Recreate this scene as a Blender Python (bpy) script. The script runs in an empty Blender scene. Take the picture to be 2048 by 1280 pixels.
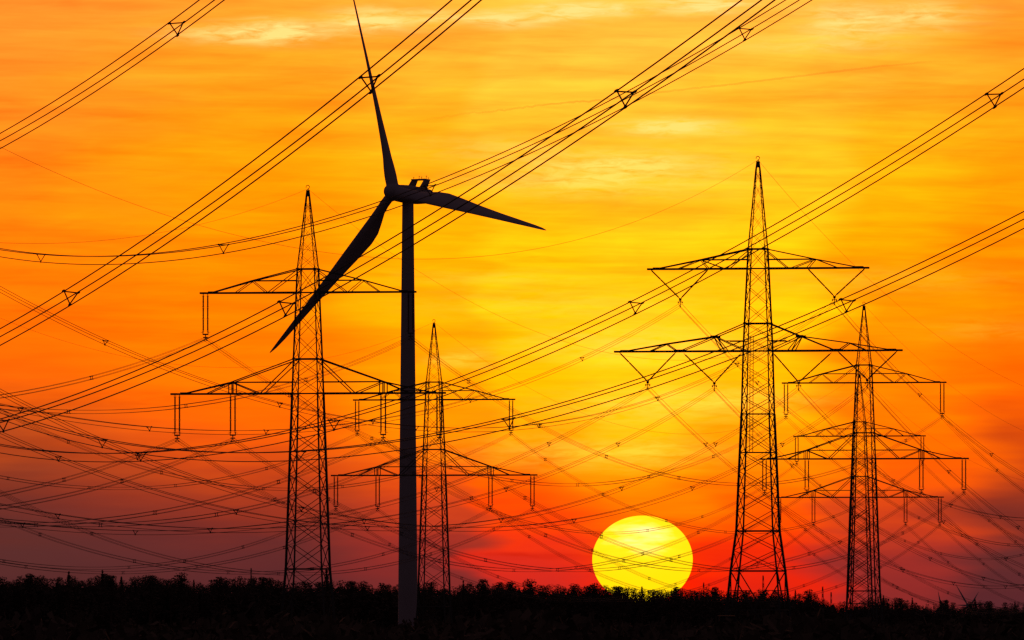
import bpy, bmesh, math, random
import numpy as np
from mathutils import Vector, Matrix

random.seed(7); rng = np.random.default_rng(7)
scene = bpy.context.scene
COL = scene.collection

# ------------------------------------------------------------------ camera
F, CX, YH, CAMZ = 21500.0, 1024.0, 1265.0, 2.0      # focal length, centre column, horizon row (photo pixels), eye height
cam_d = bpy.data.cameras.new('camera'); cam = bpy.data.objects.new('camera', cam_d); COL.objects.link(cam)
cam.location = (0, 0, CAMZ); cam.rotation_euler = (math.pi/2, 0, 0)
cam_d.sensor_width = 36.0; cam_d.lens = F*36.0/2048.0
cam_d.shift_y = (YH-640.0)/2048.0
cam_d.clip_start = 1.0; cam_d.clip_end = 400000.0
scene.camera = cam
scene.view_settings.view_transform = 'Standard'; scene.view_settings.look = 'None'
scene.view_settings.exposure = 0.0; scene.view_settings.gamma = 1.0; scene.view_settings.use_curve_mapping = False
scene.cycles.use_denoising = False

def at(u, v, Y):
    return Vector(((u-CX)*Y/F, Y, CAMZ+(YH-v)*Y/F))

def s2l(c):
    return tuple((x/255/12.92 if x/255 <= .04045 else ((x/255+.055)/1.055)**2.4) for x in c)

# ------------------------------------------------------------------ world: dusk sky in directions (az / elevation in units of 1/21500 rad)
SUN_U, SUN_V = 1285.0, 1119.0
sun_az = math.atan((SUN_U-CX)/F); sun_el = math.atan((YH-SUN_V)/F)
sun_dir = Vector((math.sin(sun_az)*math.cos(sun_el), math.cos(sun_az)*math.cos(sun_el), math.sin(sun_el)))
world = bpy.data.worlds.new('World'); scene.world = world; world.use_nodes = True
nt = world.node_tree; nt.nodes.clear(); N = nt.nodes.new; LK = nt.links.new
def put(sock, v):
    if isinstance(v, (int, float)): sock.default_value = v
    elif isinstance(v, (tuple, list, Vector)): sock.default_value = tuple(v)
    else: LK(v, sock)
def M(op, a, b=0.0, c=None, clamp=False):
    n = N('ShaderNodeMath'); n.operation = op; n.use_clamp = clamp
    put(n.inputs[0], a); put(n.inputs[1], b)
    if c is not None: put(n.inputs[2], c)
    return n.outputs[0]
def VM(op, a, b=(0, 0, 0)):
    n = N('ShaderNodeVectorMath'); n.operation = op; put(n.inputs[0], a)
    if op == 'SCALE': put(n.inputs['Scale'], b)
    else: put(n.inputs[1], b)
    return n.outputs['Value'] if op in ('DOT_PRODUCT', 'LENGTH') else n.outputs[0]
def MR(x, a, b, c=0.0, d=1.0, smooth=False):
    n = N('ShaderNodeMapRange'); n.interpolation_type = 'SMOOTHSTEP' if smooth else 'LINEAR'
    put(n.inputs[0], x); n.inputs[1].default_value = a; n.inputs[2].default_value = b
    n.inputs[3].default_value = c; n.inputs[4].default_value = d
    return n.outputs[0]
def MIX(f, a, b, mode='MIX'):
    n = N('ShaderNodeMix'); n.data_type = 'RGBA'; n.blend_type = mode; n.clamp_factor = True
    put(n.inputs[0], f); put(n.inputs[6], a if not isinstance(a, tuple) else (*a, 1)); put(n.inputs[7], b if not isinstance(b, tuple) else (*b, 1))
    return n.outputs[2]
def XYZ(x, y, z=0.0):
    n = N('ShaderNodeCombineXYZ'); put(n.inputs[0], x); put(n.inputs[1], y); put(n.inputs[2], z); return n.outputs[0]
def NOISE(vec, scale=1.0, detail=3.0, rough=.55, dist=0.0):
    n = N('ShaderNodeTexNoise'); n.noise_dimensions = '3D'; put(n.inputs['Vector'], vec)
    n.inputs['Scale'].default_value = scale; n.inputs['Detail'].default_value = detail
    n.inputs['Roughness'].default_value = rough; n.inputs['Distortion'].default_value = dist
    return n.outputs[0]
tc = N('ShaderNodeTexCoord'); D = VM('NORMALIZE', tc.outputs['Generated'])
sp = N('ShaderNodeSeparateXYZ'); LK(D, sp.inputs[0])
U = M('ADD', M('MULTIPLY', M('ARCTAN2', sp.outputs[0], sp.outputs[1]), F), CX)        # azimuth
H = M('MULTIPLY', M('ARCSINE', sp.outputs[2]), F)                                    # elevation
V = M('SUBTRACT', YH, H)
P2 = XYZ(U, V)
# slow warp so that the colour bands wander like thin cloud
w1 = M('SUBTRACT', NOISE(VM('MULTIPLY', P2, (1/650, 1/110, 1)), 1, 3), .5)
w2 = M('SUBTRACT', NOISE(VM('MULTIPLY', P2, (1/230, 1/26, 1)), 1, 3), .5)
w3 = M('SUBTRACT', NOISE(VM('MULTIPLY', P2, (1/900, 1/260, 1)), 1, 2), .5)
Vw = M('ADD', V, M('ADD', M('MULTIPLY', w1, 130), M('MULTIPLY', w2, 60)))
Uw = M('ADD', U, M('ADD', M('MULTIPLY', w1, 420), M('MULTIPLY', w3, 260)))
ROWS = [20, 200, 400, 600, 750, 850, 950, 1050, 1120, 1190]
COLS = {
 0:    [(255,153,46),(253,144,32),(255,136,10),(255,118,2),(250,106,4),(192,76,24),(128,49,34),(95,45,42),(88,45,44),(84,40,42)],
 512:  [(255,175,48),(255,162,12),(255,160,0),(255,132,0),(255,124,0),(255,102,2),(196,64,22),(110,42,39),(95,42,43),(88,38,42)],
 860:  [(255,186,58),(255,175,26),(255,184,4),(255,180,0),(255,176,0),(255,146,0),(246,84,8),(176,50,34),(136,44,42),(122,42,42)],
 1024: [(255,192,60),(255,188,46),(255,200,14),(255,204,0),(255,202,0),(255,176,0),(255,98,0),(254,52,4),(220,44,30),(205,40,32)],
 1285: [(255,194,64),(255,194,50),(255,204,24),(255,206,4),(255,214,14),(255,206,0),(255,158,0),(255,86,0),(255,38,0),(250,26,2)],
 1536: [(255,196,66),(255,190,40),(255,204,16),(255,206,6),(255,192,0),(255,170,0),(255,128,0),(255,64,0),(244,38,8),(222,34,18)],
 1770: [(255,180,56),(255,178,24),(255,186,0),(255,146,0),(255,142,0),(255,118,0),(250,90,2),(196,56,28),(156,45,40),(136,42,42)],
 2048: [(255,162,46),(255,164,16),(255,162,0),(255,124,0),(253,108,0),(230,84,4),(174,57,22),(112,43,38),(98,43,43),(88,38,44)],
}
def column(cols):
    r = N('ShaderNodeValToRGB'); cr = r.color_ramp; cr.interpolation = 'B_SPLINE'
    put(r.inputs[0], MR(Vw, 0, 1265))
    while len(cr.elements) > 1: cr.elements.remove(cr.elements[0])
    for i, (row, c) in enumerate(zip(ROWS, cols)):
        e = cr.elements[0] if i == 0 else cr.elements.new(row/1265)
        e.position = row/1265; e.color = (*s2l(c), 1)
    return r.outputs[0]
keys = sorted(COLS); cur = column(COLS[keys[0]])
for k0, k1 in zip(keys, keys[1:]):
    cur = MIX(MR(Uw, k0+ (60 if k0 else 0), k1-30, smooth=True), cur, column(COLS[k1]))
# fine streaks of cirrus, strongest in the upper two thirds
st = NOISE(VM('MULTIPLY', VM('ADD', P2, XYZ(0, M('MULTIPLY', U, -.05))), (1/420, 1/24, 1)), 1, 5, .55, .6)
st2 = NOISE(VM('MULTIPLY', P2, (1/720, 1/55, 1)), 1, 4, .6, .3)
amp = MR(V, 1150, 500, .12, 1.0)
st3 = NOISE(VM('MULTIPLY', VM('ADD', P2, XYZ(0, M('MULTIPLY', U, .08))), (1/150, 1/38, 1)), 1, 5, .6, 1.0)
sv = M('MULTIPLY', M('ADD', M('MULTIPLY', M('SUBTRACT', st3, .5), .4), M('ADD', M('MULTIPLY', M('SUBTRACT', st, .5), .6), M('MULTIPLY', M('SUBTRACT', st2, .5), 1.5))), amp)
# named cloud patches: (u, v, half width, half height, weight); weight < 0 is a dark smudge
BL = [(480,70,120,16,.34),(575,60,80,17,.34),(745,42,78,20,.52),(868,34,40,13,.2),(960,36,60,10,.2),(1010,40,70,14,.3),(1120,24,75,18,.42),(1225,20,60,13,.34),
      (1370,14,60,16,.3),(1440,12,60,16,.4),(1690,45,70,30,.36),(1840,34,95,26,.3),(1640,92,160,14,.12),(1345,256,95,15,.5),(1250,330,170,24,.34),(1180,365,200,26,.3),
      (1000,300,140,22,.12),(1280,690,190,34,.3),(1150,610,260,30,.12),(930,718,60,16,.22),(1400,800,180,24,.26),(1000,555,160,14,.1),(1290,820,200,36,.12),(1750,560,260,26,.06),
      (60,330,110,30,-.18),(90,215,220,36,-.14),(1030,512,70,14,-.2),(1090,518,40,10,-.12),(1640,552,60,16,-.12),(1060,1112,130,8,-.5),(330,800,180,20,-.3),(90,625,140,12,-.16),
      (1200,905,220,30,.16),(1980,660,120,22,.05),(1990,30,90,60,-.14),(280,640,90,8,-.12),(1290,905,80,20,.1)]
tex = NOISE(VM('MULTIPLY', P2, (1/70, 1/13, 1)), 1, 5, .62, .6)
acc_b = None; acc_d = None
Pn = VM('ADD', P2, XYZ(M('MULTIPLY', w2, 120), M('MULTIPLY', w2, 26)))
for (u, v, ru, rv, w) in BL:
    d = VM('MULTIPLY', VM('SUBTRACT', Pn, (u, v, 0)), (1/ru, 1/rv, 1))
    g = M('MULTIPLY', M('POWER', 2.71828, M('MULTIPLY', VM('DOT_PRODUCT', d, d), -1)), abs(w))
    if w > 0: acc_b = g if acc_b is None else M('ADD', acc_b, g)
    else: acc_d = g if acc_d is None else M('ADD', acc_d, g)
acc_b = M('MULTIPLY', acc_b, MR(tex, .32, .6, .35, 2.9)); acc_d = M('MULTIPLY', acc_d, MR(tex, .3, .7, .3, 1.4))
sv2 = M('SUBTRACT', sv, M('MULTIPLY', acc_d, .9))
gain = XYZ(M('ADD', 1, M('MULTIPLY', sv2, .25)), M('ADD', 1, M('MULTIPLY', sv2, .75)), M('ADD', 1, M('MULTIPLY', sv2, 1.0)))
cur = MIX(1.0, cur, gain, 'MULTIPLY')
bright = M('ADD', acc_b, 0.0, clamp=True)
cur = MIX(bright, cur, MIX(MR(V, 120, 480), s2l((255, 229, 130)), s2l((255, 226, 66))))
sc_ = N('ShaderNodeSeparateColor'); LK(cur, sc_.inputs[0]); cc_ = N('ShaderNodeCombineColor')
LK(M('MULTIPLY', sc_.outputs[0], M('ADD', 1, M('MULTIPLY', sc_.outputs[1], 1.1))), cc_.inputs[0]); LK(sc_.outputs[1], cc_.inputs[1]); LK(sc_.outputs[2], cc_.inputs[2]); cur = cc_.outputs[0]
# away from the sunset the dusk sky dims evenly
ang = M('MULTIPLY', M('ARCCOSINE', VM('DOT_PRODUCT', D, sun_dir)), 57.2958)
fall = M('POWER', 2.71828, M('MULTIPLY', M('MAXIMUM', M('SUBTRACT', ang, 4.2), 0), -1/9))
cur = MIX(fall, (.033, .0185, .025), cur)
bg = N('ShaderNodeBackground'); LK(cur, bg.inputs[0]); bg.inputs[1].default_value = 1.0
sky = N('ShaderNodeTexSky'); sky.sky_type = 'NISHITA'; sky.sun_disc = False
sky.sun_elevation = sun_el; sky.sun_rotation = sun_az
bg2 = N('ShaderNodeBackground'); LK(sky.outputs[0], bg2.inputs[0]); bg2.inputs[1].default_value = 0.0005
add = N('ShaderNodeAddShader'); LK(bg.outputs[0], add.inputs[0]); LK(bg2.outputs[0], add.inputs[1])
out = N('ShaderNodeOutputWorld'); LK(add.outputs[0], out.inputs[0])

ld = bpy.data.lights.new('sunlight', 'SUN'); ld.energy = 0.6; ld.angle = math.radians(.5); ld.color = (1, .62, .3)
lo = bpy.data.objects.new('sunlight', ld); COL.objects.link(lo)
lo.rotation_euler = (-sun_dir).to_track_quat('-Z', 'Y').to_euler()

# ------------------------------------------------------------------ helpers
def tag(o, label=None, cat=None, group=None, kind=None):
    if label: o['label'] = label
    if cat: o['category'] = cat
    if group: o['group'] = group
    if kind: o['kind'] = kind
    return o
def empty(name, loc, rz=0.0):
    o = bpy.data.objects.new(name, None); COL.objects.link(o); o.location = loc; o.rotation_euler = (0, 0, rz); o.empty_display_size = 1
    return o
def link(name, mesh, parent=None, mat=None):
    o = bpy.data.objects.new(name, mesh); COL.objects.link(o)
    if parent is not None: o.parent = parent
    if mat and not mesh.materials: mesh.materials.append(mat)
    return o
def mesh_np(name, verts, faces, smooth=False):
    me = bpy.data.meshes.new(name); me.from_pydata([tuple(v) for v in verts], [], faces); me.update()
    if smooth: me.polygons.foreach_set('use_smooth', [True]*len(me.polygons))
    return me
def quads_mesh(name, Q):
    """Q: (n,4,3) array of quads"""
    n = len(Q); me = bpy.data.meshes.new(name); me.vertices.add(n*4); me.vertices.foreach_set('co', Q.reshape(-1).astype(np.float32))
    me.loops.add(n*4); me.loops.foreach_set('vertex_index', np.arange(n*4, dtype=np.int32))
    me.polygons.add(n); me.polygons.foreach_set('loop_start', np.arange(0, n*4, 4, dtype=np.int32))
    me.polygons.foreach_set('loop_total', np.full(n, 4, dtype=np.int32)); me.update(calc_edges=True)
    return me
def mat(name, col, rough=.7, metal=0.0, scale=3.0, var=.35, detail=4.0, bump=0.0):
    m = bpy.data.materials.new(name); m.use_nodes = True; t = m.node_tree; b = t.nodes['Principled BSDF']
    c = t.nodes.new('ShaderNodeTexCoord'); n = t.nodes.new('ShaderNodeTexNoise'); n.inputs['Scale'].default_value = scale; n.inputs['Detail'].default_value = detail
    r = t.nodes.new('ShaderNodeValToRGB'); t.links.new(c.outputs['Object'], n.inputs['Vector']); t.links.new(n.outputs[0], r.inputs[0])
    r.color_ramp.elements[0].position = .3; r.color_ramp.elements[1].position = .7
    r.color_ramp.elements[0].color = (*[x*(1-var) for x in col], 1); r.color_ramp.elements[1].color = (*[min(1, x*(1+var)) for x in col], 1)
    t.links.new(r.outputs[0], b.inputs['Base Color']); b.inputs['Roughness'].default_value = rough; b.inputs['Metallic'].default_value = metal
    if bump:
        bp = t.nodes.new('ShaderNodeBump'); bp.inputs['Strength'].default_value = bump; t.links.new(n.outputs[0], bp.inputs['Height']); t.links.new(bp.outputs[0], b.inputs['Normal'])
    return m
STEEL = mat('dark_painted_steel', (.07, .075, .07), .75, 0.0, 2.0, .35)
WIRE = mat('weathered_aluminium', (.12, .12, .12), .8, 0.0, 1.0, .3)
GLAZE = mat('brown_glazed_porcelain', (.10, .05, .035), .6, 0, 4.0, .3)
PAINT = mat('white_turbine_paint', (.38, .38, .40), .55, 0, .15, .07)
NEEDLE = mat('pine_needles', (.105, .08, .055), .9, 0, .3, .5)
BARK = mat('pine_bark', (.085, .055, .038), .9, 0, 2.0, .5, bump=.3)
SOIL = mat('field_soil', (.08, .06, .045), .95, 0, .02, .5, 8, .3)
WEED = mat('dry_weeds', (.10, .078, .05), .95, 0, .5, .5)
WOOD = mat('weathered_boards', (.04, .033, .027), .9, 0, 3.0, .4, bump=.3)

# ------------------------------------------------------------------ ground
gs = 30000.0; gv = []; gf = []
rings = [0, 200, 600, 1500, 3000, 6000, 12000, 20000, gs]; nseg = 64
gv.append((0, 0, 0))
for r in rings[1:]:
    for k in range(nseg): gv.append((r*math.cos(2*math.pi*k/nseg), r*math.sin(2*math.pi*k/nseg), 0))
for k in range(nseg): gf.append((0, 1+k, 1+(k+1) % nseg))
for j in range(len(rings)-2):
    for k in range(nseg):
        a = 1+j*nseg+k; b = 1+j*nseg+(k+1) % nseg; gf.append((a, a+nseg, b+nseg, b))
g = link('ground', mesh_np('ground', gv, gf), None, SOIL); tag(g, 'dark flat field running out to the wood', kind='structure')

# ------------------------------------------------------------------ the sun: a glowing ball far behind everything
SD = 120000.0; rad = 100.5/F*SD
bm = bmesh.new(); bmesh.ops.create_uvsphere(bm, u_segments=96, v_segments=64, radius=1.0)
me = bpy.data.meshes.new('sun'); bm.to_mesh(me); bm.free(); me.polygons.foreach_set('use_smooth', [True]*len(me.polygons))
sm = bpy.data.materials.new('sun_glow'); sm.use_nodes = True; t = sm.node_tree; t.nodes.clear()
def tm(op, *a):
    n = t.nodes.new('ShaderNodeMath'); n.operation = op
    for i, x in enumerate(a):
        if isinstance(x, (int, float)): n.inputs[i].default_value = x
        else: t.links.new(x, n.inputs[i])
    return n.outputs[0]
c = t.nodes.new('ShaderNodeTexCoord'); mp = t.nodes.new('ShaderNodeMapping'); mp.inputs['Scale'].default_value = (1.1, 1.1, 5.0); mp.inputs['Rotation'].default_value = (0, .12, 0)
nz = t.nodes.new('ShaderNodeTexNoise'); nz.inputs['Scale'].default_value = 1.0; nz.inputs['Detail'].default_value = 4
sx = t.nodes.new('ShaderNodeSeparateXYZ'); rp = t.nodes.new('ShaderNodeValToRGB')
t.links.new(c.outputs['Object'], mp.inputs[0]); t.links.new(mp.outputs[0], nz.inputs['Vector']); t.links.new(c.outputs['Object'], sx.inputs[0])
dz = tm('MULTIPLY', tm('SUBTRACT', sx.outputs[2], .5), 2.1); hump = tm('POWER', 2.71828, tm('MULTIPLY', tm('MULTIPLY', dz, dz), -1))
dx_ = tm('MULTIPLY', tm('ADD', sx.outputs[0], .05), 1.35); hump = tm('MULTIPLY', hump, tm('POWER', 2.71828, tm('MULTIPLY', tm('MULTIPLY', dx_, dx_), -1)))
val = tm('ADD', tm('MULTIPLY', tm('MULTIPLY', hump, tm('ADD', nz.outputs[0], -.18)), 1.75), .18); t.links.new(val, rp.inputs[0])
e = rp.color_ramp.elements; e[0].position = .0; e[0].color = (1.2, .72, 0, 1); e[1].position = .95; e[1].color = (1.6, 1.2, .45, 1)
x = e.new(.18); x.color = (1.3, .82, .003, 1); x = e.new(.42); x.color = (1.4, .92, .012, 1); x = e.new(.66); x.color = (1.5, 1.04, .16, 1)
em = t.nodes.new('ShaderNodeEmission'); em.inputs[1].default_value = 1.0; ou = t.nodes.new('ShaderNodeOutputMaterial')
t.links.new(rp.outputs[0], em.inputs[0]); t.links.new(em.outputs[0], ou.inputs[0])
so = link('sun', me, None, sm); so.location = at(SUN_U, SUN_V, SD); so.scale = (rad, rad, rad*.875)
tag(so, 'large yellow setting sun flattened low behind the treetops', 'sun')

# contrail: a thin drifting smoke line high behind the pylons
def tube(pts, r, sides=6, caps=False):
    pts = [Vector(p) for p in pts]; n = len(pts); vs = []; fs = []
    rr = r if isinstance(r, (list, tuple)) else [r]*n
    for i, p in enumerate(pts):
        d = (pts[min(i+1, n-1)]-pts[max(i-1, 0)]).normalized()
        up = Vector((0, 0, 1)) if abs(d.z) < .95 else Vector((1, 0, 0))
        a = d.cross(up).normalized(); b = a.cross(d)
        for k in range(sides):
            t_ = 2*math.pi*(k+.5)/sides; vs.append(p+(a*math.cos(t_)+b*math.sin(t_))*rr[i])
    for i in range(n-1):
        for k in range(sides):
            k2 = (k+1) % sides; fs.append((i*sides+k, i*sides+k2, (i+1)*sides+k2, (i+1)*sides+k))
    if caps: fs.append(tuple(range(sides-1, -1, -1))); fs.append(tuple((n-1)*sides+k for k in range(sides)))
    return vs, fs
class Geo:
    def __init__(s): s.v = []; s.f = []
    def add(s, vf):
        o = len(s.v); s.v += list(vf[0]); s.f += [tuple(i+o for i in f) for f in vf[1]]; return s
    def tube(s, pts, r, sides=6, caps=False): return s.add(tube(pts, r, sides, caps))
    def box(s, c, d, R=None):
        c = Vector(c); vs = []
        for z in (-.5, .5):
            for y in (-.5, .5):
                for x in (-.5, .5):
                    p = Vector((x*d[0], y*d[1], z*d[2])); vs.append(c+(R @ p if R else p))
        return s.add((vs, [(0, 2, 3, 1), (4, 5, 7, 6), (0, 1, 5, 4), (2, 6, 7, 3), (0, 4, 6, 2), (1, 3, 7, 5)]))
    def mesh(s, name, smooth=False): return mesh_np(name, s.v, s.f, smooth)
cp = [(770, 250), (850, 240), (920, 229), (1000, 221), (1100, 208), (1200, 200), (1320, 184), (1450, 170), (1600, 152), (1760, 133), (1880, 121)]
pts = []; rr = []
for i in range(160):
    q = i/159*(len(cp)-1); k = min(int(q), len(cp)-2); f_ = q-k
    u = cp[k][0]*(1-f_)+cp[k+1][0]*f_; v = cp[k][1]*(1-f_)+cp[k+1][1]*f_
    wob = random.gauss(0, .9)*(1 if u < 1350 else .35); pts.append(at(u, v+wob, 60000)); rr.append((1.7+random.random()*.6)*60000/F)
cm = bpy.data.materials.new('contrail_smoke'); cm.use_nodes = True; t = cm.node_tree; t.nodes.clear()
c = t.nodes.new('ShaderNodeTexCoord'); sx = t.nodes.new('ShaderNodeSeparateXYZ'); rp = t.nodes.new('ShaderNodeValToRGB'); t.links.new(c.outputs['Generated'], sx.inputs[0]); t.links.new(sx.outputs[0], rp.inputs[0])
e = rp.color_ramp.elements; e[0].position = 0; e[0].color = (0, 0, 0, 1); e[1].position = 1; e[1].color = (0, 0, 0, 1)
for p_, v_ in ((.18, .07), (.35, .14), (.5, .09), (.62, .11), (.8, .10), (.95, .07)): x = e.new(p_); x.color = (v_, v_, v_, 1)
tr = t.nodes.new('ShaderNodeBsdfTransparent'); df = t.nodes.new('ShaderNodeBsdfDiffuse'); df.inputs[0].default_value = (.5, .3, .2, 1)
mx = t.nodes.new('ShaderNodeMixShader'); ou = t.nodes.new('ShaderNodeOutputMaterial')
t.links.new(rp.outputs[0], mx.inputs[0]); t.links.new(tr.outputs[0], mx.inputs[1]); t.links.new(df.outputs[0], mx.inputs[2]); t.links.new(mx.outputs[0], ou.inputs[0])
o = link('contrail', Geo().tube(pts, rr, 8).mesh('contrail', True), None, cm); tag(o, 'thin faint contrail rising to the right across the upper sky', 'contrail')

# ------------------------------------------------------------------ lattice members
ang_v = [(-.5, -.5), (.5, -.5), (.5, -.28), (-.28, -.28), (-.28, .5), (-.5, .5)]
av = [(x, y, 0) for x, y in ang_v]+[(x, y, 1) for x, y in ang_v]
af = [(i, (i+1) % 6, 6+(i+1) % 6, 6+i) for i in range(6)]+[(0, 5, 4, 3, 2, 1), (6, 7, 8, 9, 10, 11)]
ANGLE = mesh_np('angle_bar', av, af); ANGLE.materials.append(STEEL)
def bar_matrix(p, q, t_, w=None):
    p = Vector(p); q = Vector(q); d = q-p; L = d.length
    R = d.to_track_quat('Z', 'Y').to_matrix().to_4x4()
    return Matrix.Translation(p) @ R @ Matrix.Diagonal((t_, w or t_, L, 1))
def member(name, parent, p, q, t_):
    o = bpy.data.objects.new(name, ANGLE); COL.objects.link(o); o.parent = parent; o.matrix_basis = bar_matrix(p, q, t_); return o
def bar_geo(G, p, q, t_):
    Mx = bar_matrix(p, q, t_); G.add(([Mx @ Vector(v) for v in av], af))

K = 1450.0/F                       # metres per photo pixel at the two nearest pylons
DIR = Vector((90, 445, 0)).normalized(); RZ = -math.atan2(90, 445); COSR = math.cos(RZ)
# one long-rod insulator string, top at the origin, 5.25 m long
def string_mesh(L):
    prof = [(0, .05), (-.25, .05)]; z = -.3; rods = 3; rl = (L-.75)/rods
    for r_ in range(rods):
        z0 = -.3-r_*(rl+.08)
        for k in range(9):
            zz = z0-rl*k/9; prof += [(zz, .085), (zz-rl/27, .135), (zz-rl/13.5, .085)]
        prof += [(z0-rl, .05)]
    prof += [(-L, .05)]
    G = Geo(); sd = 6; vs = []; fs = []
    for z, r in prof:
        for k in range(sd): a = 2*math.pi*k/sd; vs.append((r*math.cos(a), r*math.sin(a), z))
    for i in range(len(prof)-1):
        for k in range(sd): fs.append((i*sd+k, i*sd+(k+1) % sd, (i+1)*sd+(k+1) % sd, (i+1)*sd+k))
    G.add((vs, fs))
    for r_ in range(rods+1):                           # arcing horns at the joints between rods
        zz = -.3-r_*(rl+.08)+.04
        for s_ in (-.08, .08): G.box((0, 0, zz+s_), (.42, .035, .035))
    me = G.mesh('insulator_string'); me.materials.append(GLAZE); return me
STR = string_mesh(5.25)
def clamp_mesh(two):
    G = Geo()
    if two:
        G.box((0, 0, -.12), (.75, .12, .2)); G.box((0, 0, -.45), (.12, .1, .6)); G.box((0, 0, -.58), (.5, .1, .08)); G.box((0, 0, -.8), (.42, .1, .07))
        for s in (-.36, .36): G.box((s, 0, .05), (.09, .09, .5)); G.tube([(s, 0, .15), (s*1.9, 0, .15)], .03, 4, True)
        for s in (-.2, .2):
            for z in (-.52, -.92): G.tube([(s, -.35, z-.02), (s, 0, z+.03), (s, .35, z-.02)], .07, 6, True)
    else:
        G.box((0, 0, -.1), (.34, .12, .3)); G.box((0, 0, -.55), (.1, .1, .9)); G.box((0, 0, -.38), (.62, .09, .09))
        for s in (-.31, .31): G.box((s, 0, -.47), (.07, .09, .25)); G.tube([(s*.8, -.3, -.55), (s*.8, 0, -.5), (s*.8, .3, -.55)], .06, 6, True); G.tube([(s*.5, 0, .0), (s*1.1, 0, .45)], .03, 4, True)
        G.tube([(0, -.3, -1.05), (0, 0, -1.0), (0, .3, -1.05)], .07, 6, True)
    me = G.mesh('suspension_clamp'); me.materials.append(STEEL); return me
CL4, CL3 = clamp_mesh(True), clamp_mesh(False)
hk = Geo(); hk.tube([(0, 0, 0), (0, 0, .18)], .07, 6, True)
hk.tube([(-.02+.24*math.cos(a), 0, .4+.24*math.sin(a)) for a in [math.radians(-80+i*26) for i in range(12)]], .05, 5, True)
HOOK = hk.mesh('earth_wire_hook'); HOOK.materials.append(STEEL)

def interp(tab, x):
    for (a, fa), (b, fb) in zip(tab, tab[1:]):
        if x <= b: return fa+(fb-fa)*(x-a)/(b-a)
    (a, fa), (b, fb) = tab[-2:]; return fa+(fb-fa)*(x-a)/(b-a)

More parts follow.
